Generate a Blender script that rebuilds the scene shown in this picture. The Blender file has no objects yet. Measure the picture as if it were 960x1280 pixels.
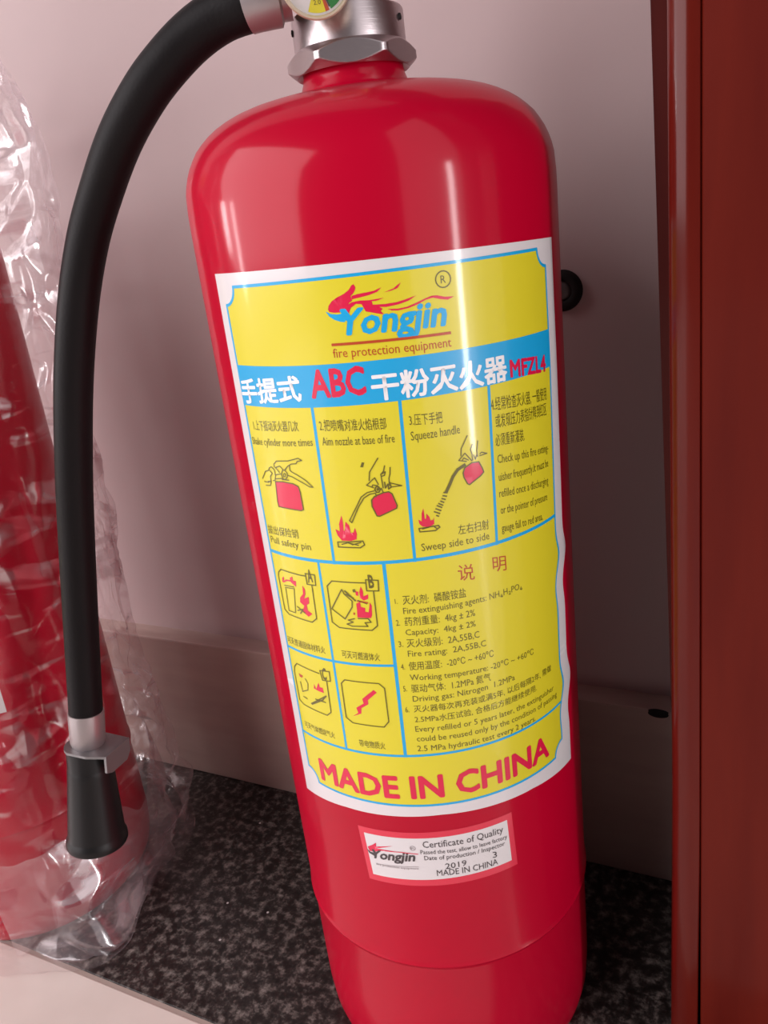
import bpy, bmesh, math, random
from mathutils import Vector, Matrix, noise
from math import sin, cos, pi, radians

random.seed(7)
sc = bpy.context.scene
COL = sc.collection

# ------------------------------------------------------------------ camera
F_PX = 981.05
cam_d = bpy.data.cameras.new('camera')
cam = bpy.data.objects.new('camera', cam_d)
COL.objects.link(cam)
cam_d.sensor_fit = 'VERTICAL'
cam_d.sensor_height = 32.0
cam_d.lens = 32.0 * F_PX / 1280.0
cam_d.clip_start = 0.01
CR = Vector((0.89845493, 0.42321634, -0.11690455))
CU = Vector((-0.04224179, 0.34834097, 0.93641561))
CF = Vector((-0.43702903, 0.83638896, -0.33084608))
CP = Vector((0.1319, -0.2730, 0.3567))
cam.matrix_world = Matrix(((CR.x, CU.x, -CF.x, CP.x), (CR.y, CU.y, -CF.y, CP.y), (CR.z, CU.z, -CF.z, CP.z), (0, 0, 0, 1)))
sc.camera = cam

# ------------------------------------------------------------------ world, lights, exposure
sc.view_settings.view_transform = 'Standard'
sc.view_settings.look = 'None'
sc.view_settings.gamma = 1.0
sc.view_settings.use_curve_mapping = False
sc.view_settings.exposure = 0.0
sc.cycles.max_bounces = 10
sc.cycles.transparent_max_bounces = 24
w = bpy.data.worlds.new('room_light')
sc.world = w
w.use_nodes = True
w.node_tree.nodes['Background'].inputs[0].default_value = (0.86, 0.74, 0.78, 1)
w.node_tree.nodes['Background'].inputs[1].default_value = 0.09

def area(name, loc, target, sx, sy, watts, col=(1, 1, 1)):
    d = bpy.data.lights.new(name, 'AREA')
    d.shape = 'RECTANGLE'; d.size = sx; d.size_y = sy; d.energy = watts; d.color = col
    o = bpy.data.objects.new(name, d)
    COL.objects.link(o)
    o.location = loc
    o.rotation_euler = (Vector(target) - Vector(loc)).to_track_quat('-Z', 'Y').to_euler()
    return o

# daylight through the doorway on the right, the strip of bright sky in it, the small far window on the left
area('doorway_light', (0.80, -0.52, 0.98), (0.0, -0.52, 0.98), 0.70, 1.9, 4.6, (1.0, 0.93, 0.95))
area('doorway_gap_light', (0.79, -0.272, 0.32), (0.0, -0.272, 0.32), 0.045, 0.5, 2.2, (1.0, 0.96, 0.97))
area('far_window_light', (-1.93, -0.66, 0.50), (0, 0, 0.4), 0.13, 0.25, 2.6, (1.0, 0.97, 0.97))
area('far_window_light', (-1.83, -0.93, 0.44), (0, 0, 0.4), 0.07, 0.36, 1.9, (1.0, 0.97, 0.97))
area('large_window_light', (-1.80, -1.85, 1.40), (-0.05, 0, 0.25), 3.0, 2.5, 102, (1.0, 0.92, 0.94))

# ------------------------------------------------------------------ materials
def mat(name, base, rough=0.5, metal=0.0, coat=0.0, coat_rough=0.05, spec=0.5):
    m = bpy.data.materials.new(name)
    m.use_nodes = True
    b = m.node_tree.nodes['Principled BSDF']
    b.inputs['Base Color'].default_value = (*base, 1)
    b.inputs['Roughness'].default_value = rough
    b.inputs['Metallic'].default_value = metal
    b.inputs['Coat Weight'].default_value = coat
    b.inputs['Coat Roughness'].default_value = coat_rough
    b.inputs['Specular IOR Level'].default_value = spec
    return m

def N(m, t, **kw):
    n = m.node_tree.nodes.new(t)
    for k, v in kw.items():
        if k in n.inputs: n.inputs[k].default_value = v
        else: setattr(n, k, v)
    return n

def L(m, a, b): m.node_tree.links.new(a, b)

def ramp(m, fac, stops):
    r = N(m, 'ShaderNodeValToRGB')
    e = r.color_ramp.elements
    while len(e) < len(stops): e.new(0.5)
    for i, (p, c) in enumerate(stops):
        e[i].position = p; e[i].color = (*c, 1)
    L(m, fac, r.inputs[0])
    return r.outputs[0]

def coords(m, scale=(1, 1, 1), kind='Object'):
    tc = N(m, 'ShaderNodeTexCoord'); mp = N(m, 'ShaderNodeMapping')
    mp.inputs['Scale'].default_value = scale
    L(m, tc.outputs[kind], mp.inputs[0])
    return mp.outputs[0]

def bsdf(m): return m.node_tree.nodes['Principled BSDF']

def bump(m, height, strength, dist):
    b = N(m, 'ShaderNodeBump')
    b.inputs['Strength'].default_value = strength; b.inputs['Distance'].default_value = dist
    L(m, height, b.inputs['Height']); L(m, b.outputs[0], bsdf(m).inputs['Normal'])

def noisy(m, stops, scale, detail=4, vec=None):
    n = N(m, 'ShaderNodeTexNoise'); n.inputs['Scale'].default_value = scale; n.inputs['Detail'].default_value = detail
    L(m, vec if vec else coords(m), n.inputs[0])
    L(m, ramp(m, n.outputs[0], stops), bsdf(m).inputs['Base Color'])
    return n.outputs[0]

RED = mat('red_paint', (0.47, 0.0005, 0.014), 0.42, coat=0.45, coat_rough=0.12, spec=0.06)
n_ = noisy(RED, [(0.3, (0.45, 0.0005, 0.021)), (0.7, (0.49, 0.0006, 0.024))], 9)
bump(RED, n_, 0.08, 0.002)
PAPER = mat('label_paper', (0.74, 0.71, 0.72), 0.35, coat=0.7, coat_rough=0.1)
INKS = {
    'yellow': (0.74, 0.655, 0.022), 'blue': (0.002, 0.39, 0.76), 'cyan': (0.002, 0.41, 0.80), 'white': (0.92, 0.92, 0.93),
    'crimson': (0.72, 0.004, 0.06), 'red_ink': (0.50, 0.06, 0.01), 'ink': (0.13, 0.11, 0.006),
    'black': (0.05, 0.04, 0.045), 'grey_ink': (0.30, 0.25, 0.26), 'green': (0.005, 0.20, 0.03), 'dial_white': (0.75, 0.72, 0.72),
}
INK = {k: mat('print_' + k, v, 0.4, coat=0.7, coat_rough=0.1) for k, v in INKS.items()}
FILM = mat('sticker_film', (0.72, 0.02, 0.06), 0.35, coat=0.8, coat_rough=0.1)
CHROME = mat('brushed_steel', (0.56, 0.50, 0.51), 0.34, metal=1.0)
n_ = N(CHROME, 'ShaderNodeTexNoise'); n_.inputs['Scale'].default_value = 3; n_.inputs['Detail'].default_value = 6
L(CHROME, coords(CHROME, (20, 20, 900)), n_.inputs[0]); bump(CHROME, n_.outputs[0], 0.15, 0.0004)
ZINC = mat('zinc_plate', (0.27, 0.265, 0.27), 0.45, metal=0.7)
CRIMP = mat('crimped_steel', (0.42, 0.38, 0.385), 0.42, metal=0.75)
BRASS = mat('brass', (0.78, 0.52, 0.20), 0.25, metal=1.0)
IVORY = mat('gauge_rim_metal', (0.72, 0.62, 0.46), 0.35, metal=0.5)
RUBBER = mat('black_rubber', (0.007, 0.006, 0.0065), 0.5, spec=0.14)
n_ = N(RUBBER, 'ShaderNodeTexNoise'); n_.inputs['Scale'].default_value = 900
L(RUBBER, coords(RUBBER), n_.inputs[0]); bump(RUBBER, n_.outputs[0], 0.25, 0.0003)
PLASTIC = mat('black_plastic', (0.009, 0.009, 0.0095), 0.4, spec=0.3)
DARK = mat('dark_hole', (0.006, 0.004, 0.004), 0.8)
GREY = mat('grey_metal', (0.16, 0.14, 0.14), 0.5, metal=0.6)

WALL = mat('wall_tile_glaze', (0.46, 0.36, 0.37), 0.45, spec=0.3)
noisy(WALL, [(0.3, (0.52, 0.40, 0.40)), (0.7, (0.55, 0.43, 0.425))], 6)
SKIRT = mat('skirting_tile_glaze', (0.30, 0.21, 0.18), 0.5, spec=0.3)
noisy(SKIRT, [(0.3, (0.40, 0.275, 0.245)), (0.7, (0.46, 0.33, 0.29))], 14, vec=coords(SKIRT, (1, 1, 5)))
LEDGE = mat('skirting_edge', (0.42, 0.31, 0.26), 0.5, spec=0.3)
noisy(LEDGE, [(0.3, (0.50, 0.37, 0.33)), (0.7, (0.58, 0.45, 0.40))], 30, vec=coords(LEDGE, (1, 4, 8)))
TILE = mat('cream_floor_tile', (0.66, 0.58, 0.53), 0.3, spec=0.5)
noisy(TILE, [(0.3, (0.74, 0.66, 0.60)), (0.72, (0.79, 0.71, 0.65))], 40, 8)
GROUT = mat('grout', (0.40, 0.32, 0.28), 0.8)

GRAN = mat('black_granite', (0.03, 0.03, 0.03), 0.32, spec=0.5)
v = coords(GRAN)
n1 = N(GRAN, 'ShaderNodeTexNoise'); n1.inputs['Scale'].default_value = 185; n1.inputs['Detail'].default_value = 5; n1.inputs['Roughness'].default_value = 0.66
L(GRAN, v, n1.inputs[0])
c1 = ramp(GRAN, n1.outputs[0], [(0.40, (0.010, 0.009, 0.008)), (0.50, (0.030, 0.026, 0.024)), (0.60, (0.125, 0.113, 0.102)), (0.72, (0.27, 0.245, 0.225))])
n2 = N(GRAN, 'ShaderNodeTexVoronoi'); n2.inputs['Scale'].default_value = 260
L(GRAN, v, n2.inputs['Vector'])
c2 = ramp(GRAN, n2.outputs['Distance'], [(0.0, (1, 1, 1)), (0.16, (1, 1, 1)), (0.20, (0, 0, 0)), (1, (0, 0, 0))])
sel = N(GRAN, 'ShaderNodeSeparateColor'); L(GRAN, n2.outputs['Color'], sel.inputs[0])
gt = N(GRAN, 'ShaderNodeMath', operation='GREATER_THAN'); gt.inputs[1].default_value = 0.988; L(GRAN, sel.outputs[0], gt.inputs[0])
mu = N(GRAN, 'ShaderNodeMath', operation='MULTIPLY'); L(GRAN, gt.outputs[0], mu.inputs[0]); L(GRAN, c2, mu.inputs[1])
mx = N(GRAN, 'ShaderNodeMix', data_type='RGBA'); L(GRAN, mu.outputs[0], mx.inputs[0]); L(GRAN, c1, mx.inputs[6]); mx.inputs[7].default_value = (0.6, 0.58, 0.56, 1)
L(GRAN, mx.outputs[2], bsdf(GRAN).inputs['Base Color'])

def wood(name, a, b, rough):
    m = mat(name, a, rough, coat=0.15 if rough > 0.35 else 0.35, coat_rough=0.12, spec=0.1)
    noisy(m, [(0.25, a), (0.55, b), (0.8, a)], 5, 6, coords(m, (12, 12, 1.2)))
    return m
WOOD = wood('varnished_redwood', (0.080, 0.0050, 0.0028), (0.108, 0.0085, 0.0042), 0.45)
WOOD2 = wood('varnished_redwood_moulding', (0.075, 0.0035, 0.003), (0.100, 0.0075, 0.004), 0.3)
WOOD3 = wood('dark_redwood', (0.045, 0.003, 0.002), (0.07, 0.006, 0.004), 0.5)

# thin crinkled polythene: mostly see-through, glossy, a little milky
FILMBAG = bpy.data.materials.new('clear_polythene'); FILMBAG.use_nodes = True
nt = FILMBAG.node_tree; nt.nodes.clear()
out = nt.nodes.new('ShaderNodeOutputMaterial')
tr = nt.nodes.new('ShaderNodeBsdfTransparent'); tr.inputs[0].default_value = (1, 1, 1, 1)
gl = nt.nodes.new('ShaderNodeBsdfGlossy'); gl.inputs['Roughness'].default_value = 0.13; gl.inputs[0].default_value = (0.95, 0.93, 0.94, 1)
di = nt.nodes.new('ShaderNodeBsdfDiffuse'); di.inputs[0].default_value = (0.95, 0.86, 0.90, 1)
tl = nt.nodes.new('ShaderNodeBsdfTranslucent'); tl.inputs[0].default_value = (0.88, 0.76, 0.80, 1)
m1 = nt.nodes.new('ShaderNodeMixShader'); m1.inputs[0].default_value = 0.45
m2 = nt.nodes.new('ShaderNodeMixShader'); m2.inputs[0].default_value = 0.5
m3 = nt.nodes.new('ShaderNodeMixShader')
lw = nt.nodes.new('ShaderNodeLayerWeight'); lw.inputs[0].default_value = 0.35
mr = nt.nodes.new('ShaderNodeMapRange'); mr.inputs['To Min'].default_value = 0.03; mr.inputs['To Max'].default_value = 0.36
k = nt.links.new
k(di.outputs[0], m1.inputs[1]); k(tl.outputs[0], m1.inputs[2])
k(m1.outputs[0], m2.inputs[1]); k(gl.outputs[0], m2.inputs[2])
k(lw.outputs['Facing'], mr.inputs['Value'])
# milky stretched creases in the film, clear film between them
tcx = nt.nodes.new('ShaderNodeTexCoord'); mpx = nt.nodes.new('ShaderNodeMapping'); mpx.inputs['Scale'].default_value = (1, 1, 3.4)
nzx = nt.nodes.new('ShaderNodeTexNoise'); nzx.inputs['Scale'].default_value = 13; nzx.inputs['Detail'].default_value = 3; nzx.inputs['Distortion'].default_value = 1.6
mrx = nt.nodes.new('ShaderNodeMapRange'); mrx.inputs['From Min'].default_value = 0.54; mrx.inputs['From Max'].default_value = 0.66; mrx.inputs['To Max'].default_value = 0.46
adx = nt.nodes.new('ShaderNodeMath'); adx.operation = 'ADD'; adx.use_clamp = True
k(tcx.outputs['Object'], mpx.inputs[0]); k(mpx.outputs[0], nzx.inputs[0]); k(nzx.outputs[0], mrx.inputs['Value'])
k(mr.outputs[0], adx.inputs[0]); k(mrx.outputs[0], adx.inputs[1]); k(adx.outputs[0], m3.inputs[0])
k(tr.outputs[0], m3.inputs[1]); k(m2.outputs[0], m3.inputs[2]); k(m3.outputs[0], out.inputs[0])

MILKY = FILMBAG.copy(); MILKY.name = 'milky_polythene'
for n_ in MILKY.node_tree.nodes:
    if n_.type == 'MAP_RANGE' and abs(n_.inputs['To Min'].default_value - 0.03) < 1e-4: n_.inputs['To Min'].default_value = 0.26

GLASS = bpy.data.materials.new('gauge_glass'); GLASS.use_nodes = True
nt = GLASS.node_tree; nt.nodes.clear()
out = nt.nodes.new('ShaderNodeOutputMaterial'); tr = nt.nodes.new('ShaderNodeBsdfTransparent'); gl = nt.nodes.new('ShaderNodeBsdfGlossy')
gl.inputs['Roughness'].default_value = 0.05; mm = nt.nodes.new('ShaderNodeMixShader'); mm.inputs[0].default_value = 0.08
nt.links.new(tr.outputs[0], mm.inputs[1]); nt.links.new(gl.outputs[0], mm.inputs[2]); nt.links.new(mm.outputs[0], out.inputs[0])

# ------------------------------------------------------------------ helpers
def obj(name, bm, mats, parent=None, smooth=True, kind=None):
    me = bpy.data.meshes.new(name)
    bmesh.ops.recalc_face_normals(bm, faces=bm.faces) if kind != 'keep' else None
    bm.to_mesh(me); bm.free()
    for m in (mats if isinstance(mats, (list, tuple)) else [mats]): me.materials.append(m)
    for p in me.polygons: p.use_smooth = bool(smooth)
    if smooth == 'auto':
        me.set_sharp_from_angle(angle=radians(32))
    o = bpy.data.objects.new(name, me)
    COL.objects.link(o)
    if parent: o.parent = parent
    if kind and kind != 'keep': o['kind'] = kind
    return o

def thing(name, label, cat, loc=(0, 0, 0), group=None):
    o = bpy.data.objects.new(name, None)
    COL.objects.link(o); o.location = loc; o.empty_display_size = 0.02
    o['label'] = label; o['category'] = cat
    if group: o['group'] = group
    return o

def box(bm, x0, x1, y0, y1, z0, z1, bev=0.0):
    b2 = bmesh.new()
    bmesh.ops.create_cube(b2, size=1)
    for v in b2.verts:
        v.co = Vector((x0 + (v.co.x + .5) * (x1 - x0), y0 + (v.co.y + .5) * (y1 - y0), z0 + (v.co.z + .5) * (z1 - z0)))
    if bev: bmesh.ops.bevel(b2, geom=b2.edges[:], offset=bev, segments=2, affect='EDGES', profile=0.5)
    me = bpy.data.meshes.new('t'); b2.to_mesh(me); b2.free(); bm.from_mesh(me); bpy.data.meshes.remove(me)

def lathe(bm, prof, seg=96, M=Matrix.Identity(4)):
    rings = []
    for r, z in prof:
        if r < 1e-6: rings.append([bm.verts.new(M @ Vector((0, 0, z)))])
        else: rings.append([bm.verts.new(M @ Vector((r * cos(2 * pi * i / seg), r * sin(2 * pi * i / seg), z))) for i in range(seg)])
    for a, b in zip(rings, rings[1:]):
        for i in range(seg):
            j = (i + 1) % seg
            if len(a) == 1 and len(b) == 1: continue
            if len(a) == 1: bm.faces.new((a[0], b[j], b[i]))
            elif len(b) == 1: bm.faces.new((a[i], a[j], b[0]))
            else: bm.faces.new((a[i], a[j], b[j], b[i]))

def axis_matrix(origin, direction, up=Vector((0, 0, 1))):
    z = Vector(direction).normalized()
    x = up.cross(z)
    if x.length < 1e-4: x = Vector((1, 0, 0))
    x.normalize(); y = z.cross(x)
    return Matrix(((x.x, y.x, z.x, origin[0]), (x.y, y.y, z.y, origin[1]), (x.z, y.z, z.z, origin[2]), (0, 0, 0, 1)))

def smooth_path(pts, n):
    pts = [Vector(p) for p in pts]
    P = [2 * pts[0] - pts[1]] + pts + [2 * pts[-1] - pts[-2]]
    res = []
    for i in range(1, len(P) - 2):
        for k in range(n):
            t = k / n
            a, b, c, d = P[i - 1:i + 3]
            res.append(0.5 * ((2 * b) + (c - a) * t + (2 * a - 5 * b + 4 * c - d) * t * t + (-a + 3 * b - 3 * c + d) * t ** 3))
    res.append(pts[-1])
    return res

def tube(bm, path, r, seg=24, cap=True, sx=1.0):
    prev = None; rings = []
    up = Vector((0.3, 0.9, 0.1))
    for i, p in enumerate(path):
        d = (path[min(i + 1, len(path) - 1)] - path[max(i - 1, 0)]).normalized()
        x = up - up.dot(d) * d; x.normalize(); y = d.cross(x); up = x
        rr = r[i] if isinstance(r, (list, tuple)) else r
        rings.append([bm.verts.new(p + (x * cos(2 * pi * k / seg) + y * sx * sin(2 * pi * k / seg)) * rr) for k in range(seg)])
    for a, b in zip(rings, rings[1:]):
        for k in range(seg):
            bm.faces.new((a[k], a[(k + 1) % seg], b[(k + 1) % seg], b[k]))
    if cap:
        bm.faces.new(rings[0][::-1]); bm.faces.new(rings[-1])

# ---- label artwork: text (string, u0, u1, z0, z1 in mm, height, colour, style) and shapes (colour, stroke, points)
TEXTS = [
 ('手提式', -60.1, -32.2, 309.2, 310.8, 7.6, 'white', 'cb'),
 ('ABC', -28.7, -10.7, 311.7, 311.9, 8.2, 'crimson', 'lb'),
 ('干粉灭火器', -9.2, 36.0, 309.4, 308.9, 7.8, 'white', 'cb'),
 ('MFZL4', 37.3, 56.5, 309.5, 307.7, 5.2, 'crimson', 'lb'),
 ('Yongjin', -15.8, 16.1, 330.1, 329.2, 7.2, 'cyan', 'lbi'),
 ('fire protection equipment', -19.6, 16.7, 323.5, 322.6, 2.7, 'red_ink', 'l'),
 ('1.上下摇动灭火器几次', -56.5, -35.4, 300.1, 300.8, 3.4, 'ink', 'c'),
 ('Shake cylinder more times', -59.0, -30.9, 295.0, 296.1, 2.5, 'ink', 'l'),
 ('拔出保险销', -59.0, -42.7, 262.2, 262.9, 3.2, 'ink', 'c'),
 ('Pull safety pin', -58.3, -38.1, 258.9, 259.2, 2.5, 'ink', 'l'),
 ('2.把喷嘴对准火焰根部', -27.6, -5.9, 300.9, 300.1, 3.6, 'ink', 'c'),
 ('Aim nozzle at base of fire', -27.4, -3.9, 296.2, 295.7, 2.7, 'ink', 'l'),
 ('3.压下手把', 1.2, 11.7, 300.3, 299.7, 3.5, 'ink', 'c'),
 ('Squeeze handle', 1.2, 17.0, 295.6, 295.4, 2.8, 'ink', 'l'),
 ('左右扫射', 13.4, 24.5, 261.7, 261.2, 3.3, 'ink', 'c'),
 ('Sweep side to side', 0.7, 24.3, 258.2, 257.6, 2.6, 'ink', 'l'),
 ('4.经常检查灭火器, 一般使用', 28.7, 56.0, 300.2, 298.0, 4.2, 'ink', 'c'),
 ('或发现压力表指针降到红区', 30.0, 55.5, 294.4, 292.8, 4.2, 'ink', 'c'),
 ('必须重新灌装.', 29.4, 42.1, 288.4, 287.3, 4.0, 'ink', 'c'),
 ('Check up this fire exting-', 29.7, 55.5, 282.7, 280.0, 2.8, 'ink', 'l'),
 ('uisher frequently.It must be', 29.7, 54.9, 276.6, 274.7, 2.8, 'ink', 'l'),
 ('refilled once a discharging', 29.4, 54.3, 271.0, 268.5, 2.8, 'ink', 'l'),
 ('or the pointer of pressure', 29.5, 53.1, 265.1, 262.9, 2.8, 'ink', 'l'),
 ('gauge fall to red area.', 29.4, 49.5, 258.7, 256.8, 2.8, 'ink', 'l'),
 ('可灭普通固体材料火', -59.0, -39.1, 218.1, 218.7, 2.9, 'ink', 'c'),
 ('可灭可燃液体火', -32.1, -17.8, 218.5, 218.2, 3.0, 'ink', 'c'),
 ('可灭气体燃烧气火', -57.4, -41.1, 181.5, 182.1, 2.8, 'ink', 'c'),
 ('带电物质火', -30.5, -20.3, 181.4, 181.4, 3.0, 'ink', 'c'),
 ('说', 12.0, 17.8, 245.3, 244.5, 5.6, 'red_ink', 'c'),
 ('明', 24.8, 30.2, 245.4, 244.4, 5.4, 'red_ink', 'c'),
 ('1.', -10.1, -9.2, 240.1, 240.1, 1.8, 'ink', 'l'),
 ('灭火剂:  磷酸铵盐', -7.5, 14.1, 239.5, 238.9, 3.3, 'ink', 'c'),
 ('Fire extinguishing agents: NH₄H₂PO₄', -7.7, 36.5, 236.1, 235.4, 2.3, 'ink', 'l'),
 ('2.', -10.6, -9.3, 231.8, 231.9, 2.2, 'ink', 'l'),
 ('药剂重量:  4kg ± 2%', -7.7, 16.7, 231.5, 230.9, 3.2, 'ink', 'c'),
 ('Capacity:  4kg ± 2%', -7.8, 16.6, 228.0, 227.2, 2.2, 'ink', 'l'),
 ('3.', -10.7, -9.1, 223.6, 223.7, 2.2, 'ink', 'l'),
 ('灭火级别:  2A,55B,C', -7.9, 17.6, 223.2, 222.3, 3.2, 'ink', 'c'),
 ('Fire rating:  2A,55B,C', -7.9, 19.8, 219.7, 218.6, 2.3, 'ink', 'l'),
 ('4.', -10.8, -9.5, 214.7, 214.8, 2.2, 'ink', 'l'),
 ('使用温度:  -20℃ ~ +60℃', -8.1, 22.4, 214.3, 213.3, 3.2, 'ink', 'c'),
 ('Working temperature: -20℃ ~ +60℃', -8.2, 40.1, 210.3, 207.6, 2.3, 'ink', 'l'),
 ('5.', -11.0, -9.7, 205.9, 206.0, 2.2, 'ink', 'l'),
 ('驱动气体:  1.2MPa 氮气', -8.2, 20.5, 205.3, 204.3, 3.2, 'ink', 'c'),
 ('Driving gas: Nitrogen  1.2MPa', -8.1, 30.4, 201.6, 201.1, 2.3, 'ink', 'l'),
 ('6.', -11.2, -9.9, 197.3, 197.4, 2.2, 'ink', 'l'),
 ('灭火器每次再充装或满5年, 以后每隔2年, 需做', -8.2, 49.7, 197.2, 195.9, 2.7, 'ink', 'c'),
 ('2.5MPa水压试验, 合格后方能继续使用.', -8.3, 40.6, 192.9, 191.9, 2.7, 'ink', 'c'),
 ('Every refilled or 5 years later, the extinguisher', -8.5, 50.6, 189.1, 187.0, 2.3, 'ink', 'l'),
 ('could be reused only by the condition of passing', -8.4, 52.6, 185.0, 183.1, 2.3, 'ink', 'l'),
 ('2.5 MPa hydraulic test every 2 years.', -8.6, 39.0, 180.8, 179.7, 2.3, 'ink', 'l'),
 ('MADE IN CHINA', -52.5, 45.5, 159.6, 160.8, 9.4, 'crimson', 'lb'),
 ('A', -41.8, -39.5, 246.6, 247.1, 4.6, 'ink', 'lb'),
 ('B', -18.3, -16.4, 246.4, 246.4, 4.6, 'ink', 'lb'),
 ('C', -42.4, -40.4, 207.3, 207.9, 4.6, 'ink', 'lb'),
 ('Certificate of Quality', -11.1, 20.4, 137.0, 137.5, 3.0, 'black', 'l'),
 ('Passed the test, allow to leave factory', -12.3, 21.8, 134.0, 133.9, 1.9, 'black', 'l'),
 ('Date of production / Inspector', -11.1, 20.6, 131.1, 131.1, 2.0, 'black', 'l'),
 ('2019', -3.5, 4.7, 126.3, 126.8, 2.6, 'black', 'l'),
 ('3', 15.2, 17.0, 127.1, 126.8, 2.8, 'black', 'l'),
 ('MADE IN CHINA', -7.0, 17.1, 123.3, 123.4, 2.8, 'black', 'l'),
 ('Yongjin', -32.2, -14.5, 129.2, 130.6, 4.0, 'black', 'lbi'),
 ('fire protection equipment', -31.1, -13.8, 125.9, 126.5, 1.0, 'grey_ink', 'l'),
 ('R', 15.1, 16.7, 341.3, 341.3, 2.2, 'ink', 'l'),
 ('R', -15.8, -14.4, 136.2, 136.3, 0.9, 'grey_ink', 'l'),
]
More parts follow.
